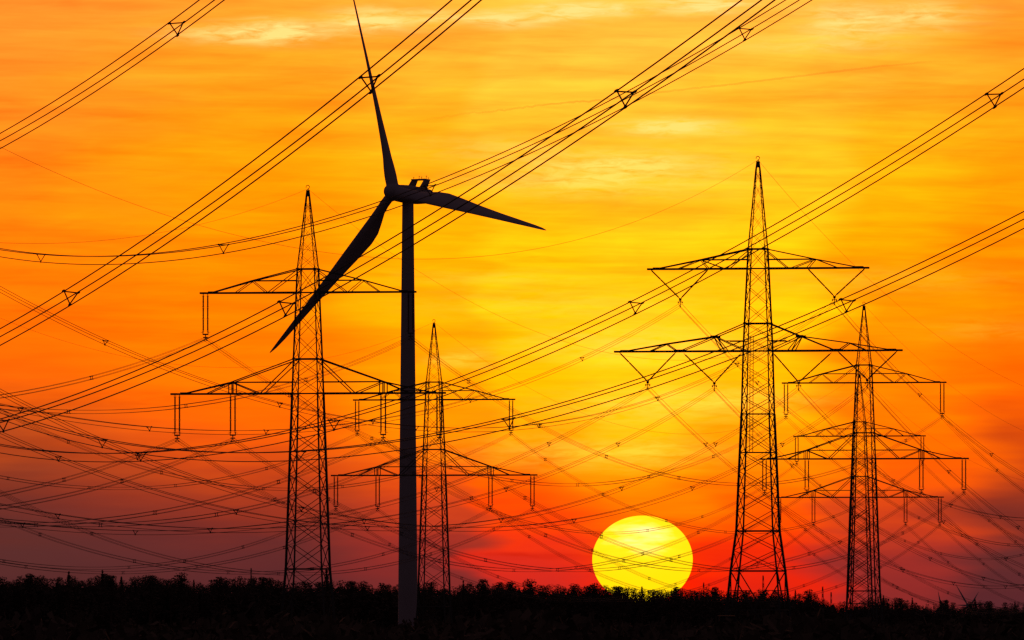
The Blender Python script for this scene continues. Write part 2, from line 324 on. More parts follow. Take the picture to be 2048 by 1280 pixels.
def pylon(label, u, vtop, Y, kind):
    top = at(u, vtop, Y); root = empty('pylon', (top.x, top.y, 0), RZ)
    tag(root, label, 'pylon', 'high-voltage pylons')
    zt = top.z; end = zt/K                                          # ground level, in pixels below the tip
    if kind == 'donau':
        OUT = [(0, 2.2), (24, 5), (158, 21), (338, 28.5), (407, 31), (758, 43.5), (915, 58)]
        brk = [24, 48, 75, 103, 131, 158, 205, 249, 293, 338, 372, 407, 446, 486, 527, 570, 614, 660, 708, 758, 815]
        horiz = [158, 205, 338, 407, 758]
    else:
        OUT = [(0, 2.2), (20, 5), (176, 20), (325, 27.5), (380, 30), (506, 33.5), (740, 44), (820, 55.5), (898, 64), (980, 74)]
        brk = [20, 46, 76, 108, 142, 176, 215, 252, 288, 325, 352, 380, 411, 443, 475, 506, 543, 583, 621, 660, 699, 740, 779, 820]
        horiz = [176, 215, 325, 380, 506, 583, 740, 820, 898]
    end_b = end
    W = lambda dv: interp(OUT, dv)*K/(COSR+abs(math.sin(RZ)))          # true half width of the square body
    Z = lambda dv: zt-dv*K
    cor = [(-1, -1), (1, -1), (1, 1), (-1, 1)]
    P = lambda i, dv: Vector((cor[i][0]*W(dv), cor[i][1]*W(dv), Z(dv)))
    lv = [d for d, _ in OUT if d < end]+[end]
    for i in range(4):                                              # four legs, each one mesh
        G = Geo()
        for a, b in zip(lv, lv[1:]): bar_geo(G, P(i, a), P(i, b), .12 if a < 150 else (.18 if a < 400 else .25))
        link('leg', G.mesh('leg'), root, STEEL)
    G = Geo(); G.box((0, 0, Z(7)), (.30, .30, 12*K)); link('peak_cap', G.mesh('peak_cap'), root, STEEL)
    o = link('earth_wire_hook', HOOK, root); o.location = (0, 0, zt)
    bl = [b for b in brk if b < end]
    if kind == 'donau':
        while bl[-1]+62 < end: bl.append(bl[-1]+58)
        bl[-1] = end if end-bl[-1] < 30 else bl[-1]
        if bl[-1] != end: bl.append(end)
    for a, b in zip(bl, bl[1:]):
        tb = .045 if a < 158 else (.07 if a < 420 else .09)
        for i in range(4):
            j = (i+1) % 4; member('brace', root, P(i, a), P(j, b), tb); member('brace', root, P(j, a), P(i, b), tb)
    for h in horiz:
        if h >= end: continue
        for i in range(4): member('crossbar', root, P(i, h), P((i+1) % 4, h), .19 if h in (158, 338, 176, 325, 740, 820, 758) else .12)
        if h in (158, 338, 176, 325, 758, 740, 820):                # gusset plates where the arms and legs meet
            for i in range(4):
                G = Geo(); p = P(i, h); G.box(p, (.34, .34, .26)); link('gusset_plate', G.mesh('gusset_plate'), root, STEEL)
    if kind == 'vstring':                                           # open portal in the lowest bays
        for (a, b, up) in ((820, 898, 1), (898, end, 0)):
            for i in range(4):
                j = (i+1) % 4; mid = (P(i, b)+P(j, b))*.5; mt = (P(i, a)+P(j, a))*.5
                for e_ in (i, j):
                    if up: p, q = P(e_, a), mid
                    else: p, q = mt, P(e_, b)
                    member('brace', root, p, q, .15)
                    h = (a+b)/2; leg = P(e_, h); md = (p+q)*.5
                    member('brace', root, leg, md, .09); member('brace', root, P(e_, b) if up else P(e_, a), md, .09)
        w = W(500)
        G = Geo(); xl = -8*K
        for dx in (-.22, .22): G.tube([(xl+dx, -W(352)-.12, Z(352)), (xl+dx, -W(583)-.12, Z(583))], .05, 4, True)
        for k in range(40):
            q = k/39; zz = Z(352)*(1-q)+Z(583)*q; yy = -(W(352)*(1-q)+W(583)*q)-.12; G.tube([(xl-.22, yy, zz), (xl+.22, yy, zz)], .03, 4)
        link('climbing_ladder', G.mesh('climbing_ladder'), root, STEEL)
    # crossarms
    def arm(sgn, dvt, dvb, half, nodes, braces, sec, tc):
        tip = half/COSR*K
        def yo(x): return W(dvb)*(1-min(1, x/tip))+.35*min(1, x/tip)
        def AP(x, dv, s): return Vector((sgn*x*K/COSR, s*yo(x*K/COSR), Z(dv)))
        G = Geo()
        for s in (-1, 1):
            bar_geo(G, P([0, 1][sgn > 0] if s < 0 else [3, 2][sgn > 0], dvb), AP(half, dvb, s), .24)
            prev = P([0, 1][sgn > 0] if s < 0 else [3, 2][sgn > 0], dvt)
            for (x, dv) in nodes: bar_geo(G, prev, AP(x, dv, s), .155); prev = AP(x, dv, s)
        G.box(AP(half-2, dvb, 0), (.9, .85, .26)); G.box(AP(nodes[-1][0]-4, dvb, 0)+Vector((0, 0, .08)), (1.1, .8, .3))
        A = link('crossarm', G.mesh('crossarm'), root, STEEL)
        for s in (-1, 1):
            for (x0, d0, x1, d1) in braces:
                p = AP(x0, d0, s); q = AP(x1, d1, s)
                if x1 < 0: q = P([0, 1][sgn > 0] if s < 0 else [3, 2][sgn > 0], d1)
                member('brace', A, p, q, tc)
            x0, d0 = sec; q = Vector((sgn*W(d0), s*W(d0), Z(d0))); member('brace', A, AP(x0, d0, s), q, .13)
        nz = 9; x0 = W(dvb)*COSR/K
        for k in range(nz):                                         # flat lacing between front and back chord
            xa = x0+(half-x0)*k/nz; xb = x0+(half-x0)*(k+1)/nz; s = 1 if k % 2 else -1
            member('lacing', A, AP(xa, dvb, s), AP(xb, dvb, -s), .10)
        return A
    if kind == 'donau':
        for sg in (-1, 1):
            arm(sg, 158, 205, 212, [(111, 181), (196, 205)], [(111, 181, 145, 205), (111, 181, 82, 205), (78, 205, -1, 160)], (111, 181), .10)
            arm(sg, 338, 407, 271, [(152, 384), (252, 407)], [(152, 384, 203, 407), (152, 384, 96, 407), (92, 407, -1, 342), (156, 384, 156, 407), (147, 384, 147, 407)], (150, 384), .13)
        phases = [('ul', -206, 205), ('ur', 206, 205), ('l1', -263, 407), ('l2', -151, 407), ('l3', 151, 407), ('l4', 263, 407)]
        atts = {}
        for nm, x, dv in phases:
            xx = x*K/COSR
            for s in (-1, 1):
                o = link('insulator_string', STR, root); o.location = (xx+s*4.6*K, 0, Z(dv)-.10)
                G = None
            o = link('suspension_clamp', CL4, root); o.location = (xx, 0, Z(dv)-5.45)
            atts[nm] = (xx, Z(dv)-6.2)
    else:
        for sg in (-1, 1):
            arm(sg, 176, 215, 216, [(114, 197), (205, 215)], [(114, 197, 98, 215), (114, 197, 160, 215), (114, 197, 66, 215), (60, 215, -1, 180)], (114, 197), .11)
            arm(sg, 325, 380, 282, [(85, 351), (182, 365), (270, 380)], [(85, 351, 152, 379), (85, 351, 62, 380), (85, 351, 70, 380), (85, 351, -1, 379), (182, 365, 162, 379), (182, 365, 216, 380)], (60, 360), .13)
            G = Geo(); G.box((sg*155*K/COSR, 0, Z(379)), (1.3, 1.7, .34)); link('gusset_plate', G.mesh('gusset_plate'), root, STEEL)
            for s in (-1, 1):
                G = Geo(); G.box((sg*85*K/COSR, s*1.0, Z(351)), (1.0, .3, .3)); link('gusset_plate', G.mesh('gusset_plate'), root, STEEL)
        phases = [('ul', -155, 275, -215, -98, 215), ('ur', 152, 272, 98, 214, 215), ('l1', -220, 440, -277, -163, 381), ('l2', -87, 443, -148, -33, 384),
                  ('l3', 81, 443, 30, 146, 384), ('l4', 217, 438, 158, 277, 381)]
        atts = {}
        for nm, x, dv, xa, xb, dt in phases:
            ax = Vector((x*K/COSR, 0, Z(dv)))
            for xs in (xa, xb):
                tp = Vector((xs*K/COSR, 0, Z(dt))); d = ax-tp
                o = link('insulator_string', STR, root)
                o.matrix_basis = Matrix.Translation(tp) @ (-d).to_track_quat('Z', 'Y').to_matrix().to_4x4() @ Matrix.Diagonal((1, 1, d.length/5.25, 1))
            o = link('suspension_clamp', CL3, root); o.location = ax
            atts[nm] = (ax.x, ax.z-.7)
    R = Matrix.Rotation(RZ, 4, 'Z')
    W3 = {k: Vector((top.x, top.y, 0))+R @ Vector((x, 0, z)) for k, (x, z) in atts.items()}
    W3['earth'] = Vector((top.x, top.y, zt+.15))
    return W3

PA = pylon('tall lattice pylon crossed by the turbine\'s lower left blade', 615.8, 380, 1450, 'donau')
PB = pylon('smaller lattice pylon just right of the turbine tower', 868, 646, 1938, 'donau')
PC = pylon('tall pylon with V-shaped insulators standing right of the sun', 1516, 322, 1450, 'vstring')
PD = pylon('smaller pylon with hanging string insulators right of the V-insulator pylon', 1728, 611, 1925, 'donau')
PE = pylon('farthest pylon, its body overlapped by the one in front at the right', 1719, 748, 2393, 'donau')

# ------------------------------------------------------------------ conductors
def fit_span(att, pts, q=None):
    """slope and curvature of a wire that leaves att along the line's direction and passes through the sighted points"""
    S = []; Zs = []
    for u, v in pts:
        k = (u-CX)/F; s = (k*att.y-att.x)/(DIR.x-k*DIR.y); Y = att.y+DIR.y*s
        S.append(s); Zs.append(CAMZ+(YH-v)*Y/F-att.z)
    S = np.array(S); Zs = np.array(Zs)
    if q is None:
        c = np.linalg.lstsq(np.stack([S, S*S], 1), Zs, rcond=None)[0]; return float(c[0]), float(c[1])
    return float(((Zs-q*S*S)*S).sum()/(S*S).sum()), q
TRI = [(-.25, .0), (.25, .0), (0, -.433)]
QUAD = [(-.2, .2), (.2, .2), (-.2, -.2), (.2, -.2)]
def spacer_mesh(kind, th=1.0):
    G = Geo()
    if kind == 3:
        t_ = [Vector((x, 0, z)) for x, z in TRI]; c = sum(t_, Vector())/3
        for i in range(3): G.tube([t_[i].lerp(c, .10), t_[(i+1) % 3].lerp(c, .10)], .023*th, 5, True)
        for p in t_: G.tube([p.lerp(c, .22), p], .036*th, 5, True); G.tube([p+Vector((0, -.22, 0)), p, p+Vector((0, .22, 0))], [.03*th, .045*th, .03*th], 6, True)
    else:
        for s in (-.12, .12): G.box((s, 0, 0), (.065, .07, .42))
        for z in (-.2, .2): G.box((0, 0, z), (.52, .06, .065))
        for x, z in QUAD: G.tube([(x, -.16, z), (x, .16, z)], .058, 5, True)
    me = G.mesh('spacer'); me.materials.append(STEEL); return me
SPN, SP3, SP4 = spacer_mesh(3), spacer_mesh(3, 1.7), spacer_mesh(4)
def bundle(label, fn, s0, s1, kind, spacers, rad, group, step=9.0, near=False):
    """fn(s) -> world point on the bundle centre; one object per conductor, one per spacer"""
    o0 = fn((s0+s1)/2); root = empty('conductor_bundle', o0); tag(root, label, 'power line', group)
    n = max(8, int((s1-s0)/step)); ss = [s0+(s1-s0)*i/n for i in range(n+1)]
    ctr = [fn(s) for s in ss]; side = Vector(((ctr[-1]-ctr[0]).y, -(ctr[-1]-ctr[0]).x, 0)).normalized()
    for (x, z) in (TRI if kind == 3 else QUAD):
        ps = [c+side*x+Vector((0, 0, z))-o0 for c in ctr]
        link('conductor', Geo().tube(ps, rad, 6).mesh('conductor', True), root, WIRE)
    for s in spacers:
        p = fn(s); d = (fn(s+1)-fn(s-1)).normalized()
        o = link('spacer', SP4 if kind == 4 else (SPN if near else SP3), root); o.location = p-o0
        o.rotation_euler = (math.asin(d.z), random.uniform(-.12, .12), -math.atan2(d.x, d.y))
def single(label, fn, s0, s1, rad, group):
    o0 = fn((s0+s1)/2); n = max(12, int((s1-s0)/8)); ps = [fn(s0+(s1-s0)*i/n)-o0 for i in range(n+1)]
    o = link('earth_wire', Geo().tube(ps, rad, 6).mesh('earth_wire', True), None, WIRE); o.location = o0; tag(o, label, 'earth wire', group)
def u_to_s(att, u, d=DIR):
    k = (u-CX)/F; return (k*att.y-att.x)/(d.x-k*d.y)
def fill(known, s0, s1, step=58.0):
    lo, hi = min(s0, s1)+25, max(s0, s1)-25; out = [k for k in known if lo < k < hi]
    if not out: out = [lo+random.uniform(5, 40)]
    for sgn in (-1, 1):
        s = (min if sgn < 0 else max)(out)
        while True:
            s += sgn*step*random.uniform(.85, 1.15)
            if not lo < s < hi: break
            out.append(s)
    out.sort(); i = 0
    while i < len(out)-1:
        if out[i+1]-out[i] > 1.6*step: out.insert(i+1, (out[i]+out[i+1])/2)
        else: i += 1
    return out
PH = {'ul': 'upper left', 'ur': 'upper right', 'l1': 'outer lower left', 'l2': 'inner lower left', 'l3': 'inner lower right', 'l4': 'outer lower right'}
def free_span(att, p, q, s0, s1, label, kind, rad, group, known=()):
    fn = lambda s: Vector((att.x+DIR.x*s, att.y+DIR.y*s, att.z+p*s+q*s*s))
    if kind == 1: single(label, fn, min(s0, s1), max(s0, s1), rad, group)
    else: bundle(label, fn, min(s0, s1), max(s0, s1), kind, fill([u_to_s(att, u) for u in known], s0, s1), rad, group)
def tied_span(a, b, q, label, kind, rad, group, known=()):
    L = math.hypot(b.x-a.x, b.y-a.y)
    fn = lambda s: Vector((a.x+(b.x-a.x)*s/L, a.y+(b.y-a.y)*s/L, a.z+(b.z-a.z)*s/L+q*s*(s-L)))
    if kind == 1: single(label, fn, 0, L, rad, group)
    else:
        d = Vector(((b.x-a.x)/L, (b.y-a.y)/L, 0)); bundle(label, fn, 0, L, kind, fill([u_to_s(a, u, d) for u in known], 0, L), rad, group)
RF, R3, R4, RE = .022, .027, .0245, .018
# left spans of the V-string pylon, sighted along the photographed wires
C_L = {
 'ur': ([(0,576.4),(211.5,681),(355,740),(560,805.5),(700,837),(776,846),(886,855),(962,855),(1077,848.6),(1200,827.5),(1315,795.5)], [211,560,1077,1315]),
 'ul': ([(0,807.5),(41.5,816.6),(140.6,834),(320,856),(461,862.6),(503,862.3),(800,832),(828,825),(920,802),(1164,713.3)], [41,941,1164]),
 'l1': ([(0,1040),(78,1049.5),(164,1056.5),(271,1063),(433,1060),(503,1052),(572,1046),(662,1027),(751.6,1008.5),(830,988.5),(910,965),(987,932),(1098,884),(1194,838)], [271,873,1098]),
 'l2': ([(0,1005),(115.6,1028),(203,1041.6),(320,1053),(436,1059),(572,1056.4),(651.6,1050),(728,1041.4),(830,1022),(947,996),(1072,952),(1220,891),(1322,839)], [115.6,420,728,1012,1236]),
 'l3': ([(0,865.5),(117,912.7),(187.5,940),(300,976),(409,1005),(473,1020.5),(572,1037.5),(651.6,1048),(735,1054),(794,1054.5),(856,1052),(900,1049.5),(1002,1038),(1095,1018),(1175,1000),(1243,974.4),(1303,948),(1432,884.5)], [117,472,735,1002,1243,1431]),
 'l4': ([(0,782),(112,838),(214,879),(480,986),(575,1008),(651,1026),(736,1039),(794,1047),(890,1054),(960,1055),(1031,1051),(1125,1041.5),(1220,1024.5),(1262,1013.4),(1385,974),(1472,936)], [276,890,1148,1385]),
 'earth': ([(0,294.6),(103,344),(206,385),(302,420),(395,449),(550,485),(687,507.7),(828,517.5),(937,513.7),(1120,488.7),(1300,434.6),(1409,389)], []),
}
GL = 'conductor bundles strung between the pylons'; GE = 'earth wires along the pylon tops'
for ph, (pts, kn) in C_L.items():
    p, q = fit_span(PC[ph], pts)
    if ph == 'earth': free_span(PC[ph], p, q, -540, 0, 'thin earth wire sagging leftward from the top of the V-insulator pylon', 1, RE, GE)
    else: free_span(PC[ph], p, q, -560, 0, 'three-wire bundle sagging leftward from the %s V of the V-insulator pylon' % PH[ph], 3, R3, GL, kn)
for ph, p, kn in (('ul', -.1712, []), ('ur', -.172, [1840, 1983]), ('l1', -.171, []), ('l2', -.171, []), ('l3', -.171, []), ('l4', -.1712, [1898, 2036])):
    free_span(PC[ph], p, .000285, 0, 470, 'three-wire bundle dropping rightward from the %s V of the V-insulator pylon' % PH[ph], 3, R3, GL, kn)
free_span(PC['earth'], -.1701, .000268, 0, 480, 'thin earth wire dropping rightward from the top of the V-insulator pylon', 1, RE, GE)
A_L = {
 'ul': ([(302.5,712),(183,755),(0,795.5)], .00028, [183]),
 'ur': ([(0,812),(94,822.5),(137,824.5),(172,825),(320,818),(369,812),(458,798),(642,749),(800,677)], None, [137,372,612]),
 'l1': ([(320,885),(184,938),(128,961),(0,992)], .00028, [128]),
 'l2': ([(370,912),(320,941),(244.5,959.5),(156,984),(0,1018)], .00028, [244]),
 'l3': ([(0,1047),(72,1050),(162,1046.5),(206,1041.6),(310,1027.5),(412,1005.6),(492,982),(556,962.5),(577,954)], None, [72,310,557]),
 'l4': ([(0,1035),(100,1050),(200,1055),(300,1048),(433,1031),(534,1007),(575,998),(651,972),(716,948)], None, [201,433]),
 'earth': ([(505,421.7),(430,441),(292,470.5),(206,480),(103,485),(0,487)], None, []),
}
for ph, (pts, q0, kn) in A_L.items():
    p, q = fit_span(PA[ph], pts, q0)
    if ph == 'earth': free_span(PA[ph], p, q, -450, 0, 'thin earth wire sagging leftward from the top of the blade-crossed pylon', 1, RE, GE)
    else: free_span(PA[ph], p, q, -450, 0, 'four-wire bundle sagging leftward from the %s insulators of the blade-crossed pylon' % PH[ph], 4, R4, GL, kn)
B_L = {
 'ul': ([(0,953),(125,972),(178,976.5),(219,977.5),(320,973),(352,970),(430,962),(534,938),(647,893)], [178,351,533]),
 'ur': ([(47,840),(137.5,886.5),(220,915),(323,947),(395,962),(470,973),(527,977.5),(577,978),(647,975),(685,972.5),(795,953),(909,918)], [137,323,527,685]),
 'l1': ([(0,1117),(78,1131),(156,1139),(220,1141.5),(300,1133),(369,1122),(486,1091.5),(534,1074),(572,1060)], [8,486]),
 'l2': ([(0,1124),(130,1143),(225,1147),(300,1144),(394,1133),(440,1125.6),(572,1093)], [394]),
 'l3': ([(50,1060),(80,1066),(140,1086),(269.5,1123),(304,1134),(476,1147),(656,1133.6),(725,1116),(792,1100),(915,1050)], [80,269]),
 'l4': ([(0,982),(39,1005),(100,1033),(184,1067),(369,1122.5),(476,1145),(656,1145),(731,1137),(830,1115),(900,1094),(1000,1057)], [184,369,731]),
 'earth': ([(0,636),(86,669),(240,710.5),(375,730),(460,735),(515,734),(647,718),(748,691.6)], []),
}
for ph, (pts, kn) in B_L.items():
    p, q = fit_span(PB[ph], pts)
    if ph == 'earth': free_span(PB[ph], p, q, -450, 0, 'thin earth wire sagging leftward behind the turbine from the smaller pylon', 1, RE, GE)
    else: free_span(PB[ph], p, q, -450, 0, 'four-wire bundle sagging leftward from the %s insulators of the turbine-side pylon' % PH[ph], 4, R4, GL, kn)
for ph in PH:
    tied_span(PA[ph], PD[ph], .000268, 'four-wire bundle sagging rightward from the %s insulators of the blade-crossed pylon' % PH[ph], 4, R4, GL, {'l1': [550], 'l2': [657], 'l3': [943], 'l4': [1050]}.get(ph, []))
    tied_span(PB[ph], PE[ph], .000308, 'four-wire bundle sagging rightward from the %s insulators of the turbine-side pylon' % PH[ph], 4, R4, GL)
    free_span(PD[ph], -.1525, .00028, 0, 460, 'four-wire bundle dropping rightward from the %s insulators of the nearer string-insulator pylon' % PH[ph], 4, R4, GL, {'ur': [1994], 'l4': [2031]}.get(ph, []))
    free_span(PE[ph], -.150, .00029, 0, 460, 'four-wire bundle dropping rightward from the %s insulators of the farthest pylon' % PH[ph], 4, R4, GL)
tied_span(PA['earth'], PD['earth'], .000271, 'thin earth wire sagging rightward from the top of the blade-crossed pylon', 1, RE, GE)
tied_span(PB['earth'], PE['earth'], .00031, 'thin earth wire sagging rightward from the pylon beside the turbine', 1, RE, GE)
free_span(PD['earth'], -.1515, .000265, 0, 460, 'thin earth wire dropping rightward from the smaller pylon at the right', 1, RE, GE)
free_span(PE['earth'], -.150, .00027, 0, 460, 'thin earth wire dropping rightward from the top of the farthest pylon', 1, RE, GE)
# the near line that crosses in front of everything from upper right to lower left
FW = {
 1: ([(413.7,0),(353.2,45.2),(0,274.5)], 53.0, [353], 'thick three-wire bundle cutting the upper left corner of the sky'),
 2: ([(923,0),(738.9,153),(360,440),(212,540),(142.2,582.7),(0,665.7)], 48.0, [739,142], 'thick three-wire bundle passing behind the top turbine blade down to the left'),
 3: ([(1502.7,0),(1251.4,182.3),(1049.2,320),(828,460.5),(573.4,604),(289,740),(0,842)], 54.0, [1251,573,5], 'thick three-wire bundle crossing the turbine tower below its nacelle'),
 4: ([(1585,0),(1490.7,57),(1300,165.5),(867,367.5),(500,479),(447,489),(206,512.5),(82,508.7),(0,498)], 79.5, [1490.7,859,447,82], 'thick three-wire bundle running past the nacelle and levelling out at left'),
 5: ([(2048,147.3),(1988,188),(1579,440),(1272,605),(1199,640),(900,766),(668,841.6),(583,861.5),(464,884),(282,906),(180,905.8),(0,890)], 76.5, [1988,1272,668,282], 'thick three-wire bundle crossing the peak of the V-insulator pylon'),
 6: ([(2048,428.6),(1694.5,600.5),(1384,724),(1200,788),(1017,840.5),(798,881),(647,898.6),(590,902),(464,905),(394,901),(300,893.5),(205,878),(0,824)], 80.5, [1694.5,1017,600,205], 'thick three-wire bundle crossing the lower arm of the V-insulator pylon'),
}
for i, (pts, a, kn, lab) in FW.items():
    b = -.178; p = np.array(pts); Yv = a/((p[:, 0]-CX)/F-b); Zv = CAMZ+(YH-p[:, 1])*Yv/F
    
    c_ = np.linalg.lstsq(np.stack([np.ones_like(Yv), Yv-400, (Yv-400)**2], 1), Zv, rcond=None)[0]
    fn = lambda Y, c_=c_, a=a, b=b: Vector((a+b*Y, Y, c_[0]+c_[1]*(Y-400)+c_[2]*(Y-400)**2))
    bundle(lab, fn, 190, 852, 3, [a/((u-CX)/F-b) for u in kn], RF, 'near conductor bundles crossing the whole view', step=5.0, near=True)

# ------------------------------------------------------------------ wind turbine
psi, tilt = math.radians(43.4), math.radians(4.7)
n_ = Vector((-math.cos(tilt)*math.sin(psi), -math.cos(tilt)*math.cos(psi), math.sin(tilt)))
e1 = Vector((math.cos(psi), -math.sin(psi), 0)); e2 = n_.cross(e1)
RC = at(787, 383.5, 2255); axis_h = Vector((n_.x, n_.y, 0)).normalized()
tw = RC-axis_h*4.35
T = empty('wind_turbine', (tw.x, tw.y, 0)); tag(T, 'large white three-bladed wind turbine standing left of centre', 'wind turbine')
org = Vector((tw.x, tw.y, 0))
def revolve(prof, sides=48, smooth=True, name='tower'):
    vs = []; fs = []
    for r, z in prof:
        for k in range(sides): a = 2*math.pi*k/sides; vs.append((r*math.cos(a), r*math.sin(a), z))
    for i in range(len(prof)-1):
        for k in range(sides): fs.append((i*sides+k, i*sides+(k+1) % sides, (i+1)*sides+(k+1) % sides, (i+1)*sides+k))
    fs.append(tuple(range((len(prof)-1)*sides, len(prof)*sides)))
    return mesh_np(name, vs, fs, smooth)
htop = RC.z-1.85
prof = []
for k in range(13):
    q = k/12; prof.append((2.12-(2.12-1.2)*(q**1.05), q*htop))
link('tower', revolve(prof), T, PAINT)
# nacelle frame: x along the axis pointing back, y across, z up
bx = -n_; by = e1; bz = bx.cross(by); bz = bz if bz.z > 0 else -bz
NM = Matrix((bx, by, bz)).transposed()
def nac(x, y, z): return RC-org+NM @ Vector((x, y, z))
secs = [(0.9, 1.35, 1.45, -.1), (1.6, 1.7, 1.75, -.08), (3.5, 1.82, 1.85, -.05), (7.5, 1.8, 1.8, 0), (10.1, 1.7, 1.5, .1), (10.9, 1.3, 1.05, .2)]
vs = []; fs = []; ns = 24
for x, hw, hh, cz in secs:
    for k in range(ns):
        a = 2*math.pi*k/ns; cc, ss_ = math.cos(a), math.sin(a); f_ = lambda w: math.copysign(abs(w)**.5, w)
        vs.append(nac(x, hw*f_(cc), cz+hh*f_(ss_)))
for i in range(len(secs)-1):
    for k in range(ns): fs.append((i*ns+k, i*ns+(k+1) % ns, (i+1)*ns+(k+1) % ns, (i+1)*ns+k))
fs.append(tuple(range(ns-1, -1, -1))); fs.append(tuple((len(secs)-1)*ns+k for k in range(ns)))
na = link('nacelle', mesh_np('nacelle', vs, fs), T, PAINT)
G = Geo()
for y in (-1.8, 1.8):                                             # raked cooler fins on the roof
    q0 = [(5.9, 1.5), (8.1, 1.5), (8.9, 3.4), (7.2, 3.4)]; v8 = [nac(x, y+s, z) for s in (-.12, .12) for x, z in q0]
    G.add((v8, [(0, 1, 2, 3), (7, 6, 5, 4), (0, 4, 5, 1), (1, 5, 6, 2), (2, 6, 7, 3), (3, 7, 4, 0)]))
v8 = [nac(x, y, z) for z in (3.36, 3.54) for x, y in ((7.1, -2.0), (8.9, -2.0), (8.9, 2.0), (7.1, 2.0))]
G.add((v8, [(3, 2, 1, 0), (4, 5, 6, 7), (0, 1, 5, 4), (1, 2, 6, 5), (2, 3, 7, 6), (3, 0, 4, 7)]))
co = link('roof_cooler', G.mesh('roof_cooler'), T, PAINT)
for x, y, h in ((7.4, -1.5, .55), (8.1, -.6, .8), (7.6, .6, .6), (8.5, 1.1, .9), (8.7, 1.5, .5)):
    G = Geo(); G.tube([nac(x, y, 3.5), nac(x, y, 3.5+h)], .045, 5, True); G.tube([nac(x, y-.25, 3.45+h*.8), nac(x, y+.25, 3.45+h*.8)], .04, 4, True)
    link('wind_sensor', G.mesh('wind_sensor'), co, STEEL)
hv = []; hf = []; hp = [(-2.25, .05), (-2.15, .6), (-1.75, 1.2), (-1.1, 1.65), (-.2, 1.9), (.5, 1.85), (.95, 1.55)]
for x, r in hp:
    for k in range(28): a = 2*math.pi*k/28; hv.append(nac(x, r*math.cos(a), r*math.sin(a)))
for i in range(len(hp)-1):
    for k in range(28): hf.append((i*28+k, i*28+(k+1) % 28, (i+1)*28+(k+1) % 28, (i+1)*28+k))
hf.append(tuple(range(27, -1, -1)))
link('hub', mesh_np('hub', hv, hf, True), T, PAINT)
CH = [(-.025, 2.0, 1.0, 0), (.05, 2.0, 1.0, 0), (.09, 2.15, .85, .08), (.14, 2.9, .5, .2), (.2, 3.7, .33, .27), (.26, 3.85, .27, .29), (.36, 3.4, .23, .28), (.5, 2.65, .2, .27), (.65, 2.0, .18, .26),
      (.8, 1.45, .17, .25), (.9, 1.05, .16, .25), (.96, .7, .16, .22), (.99, .35, .18, .1), (1.0, .08, .2, 0)]
RB = 46.3
for deg, RB in ((108.0, 47.6), (226.6, 46.3), (348.4, 47.6)):
    a = math.radians(deg); rd = e1*math.cos(a)+e2*math.sin(a); tg = -e1*math.sin(a)+e2*math.cos(a)      # tg: towards the trailing edge
    vs = []; fs = []; nb = 20
    for fr, ch, th, off in CH:
        ch = ch*{108.0: 1.3, 348.4: 1.3}.get(deg, 1.0)
        tw_ = math.radians(62-12*(1-fr)+8*(1-min(1, fr/.3))); cd = tg*math.cos(tw_)-n_*math.sin(tw_); nd = rd.cross(cd)
        c0 = RC-org+rd*(1.2+(RB-1.2)*fr)+n_*(.02*RB*fr+1.1*fr*fr)+cd*ch*off
        for k in range(nb):
            t_ = 2*math.pi*k/nb; xx = .5*math.cos(t_); yy = .5*th*math.sin(t_)*(1 if th > .8 else (1-.55*max(0, xx*2))*(.75 if xx > 0 else 1))
            vs.append(c0+cd*(xx*ch)+nd*(yy*ch))
    for i in range(len(CH)-1):
        for k in range(nb): fs.append((i*nb+k, i*nb+(k+1) % nb, (i+1)*nb+(k+1) % nb, (i+1)*nb+k))
    fs.append(tuple((len(CH)-1)*nb+k for k in range(nb)))
    link('blade', mesh_np('blade', vs, fs, True), T, PAINT)

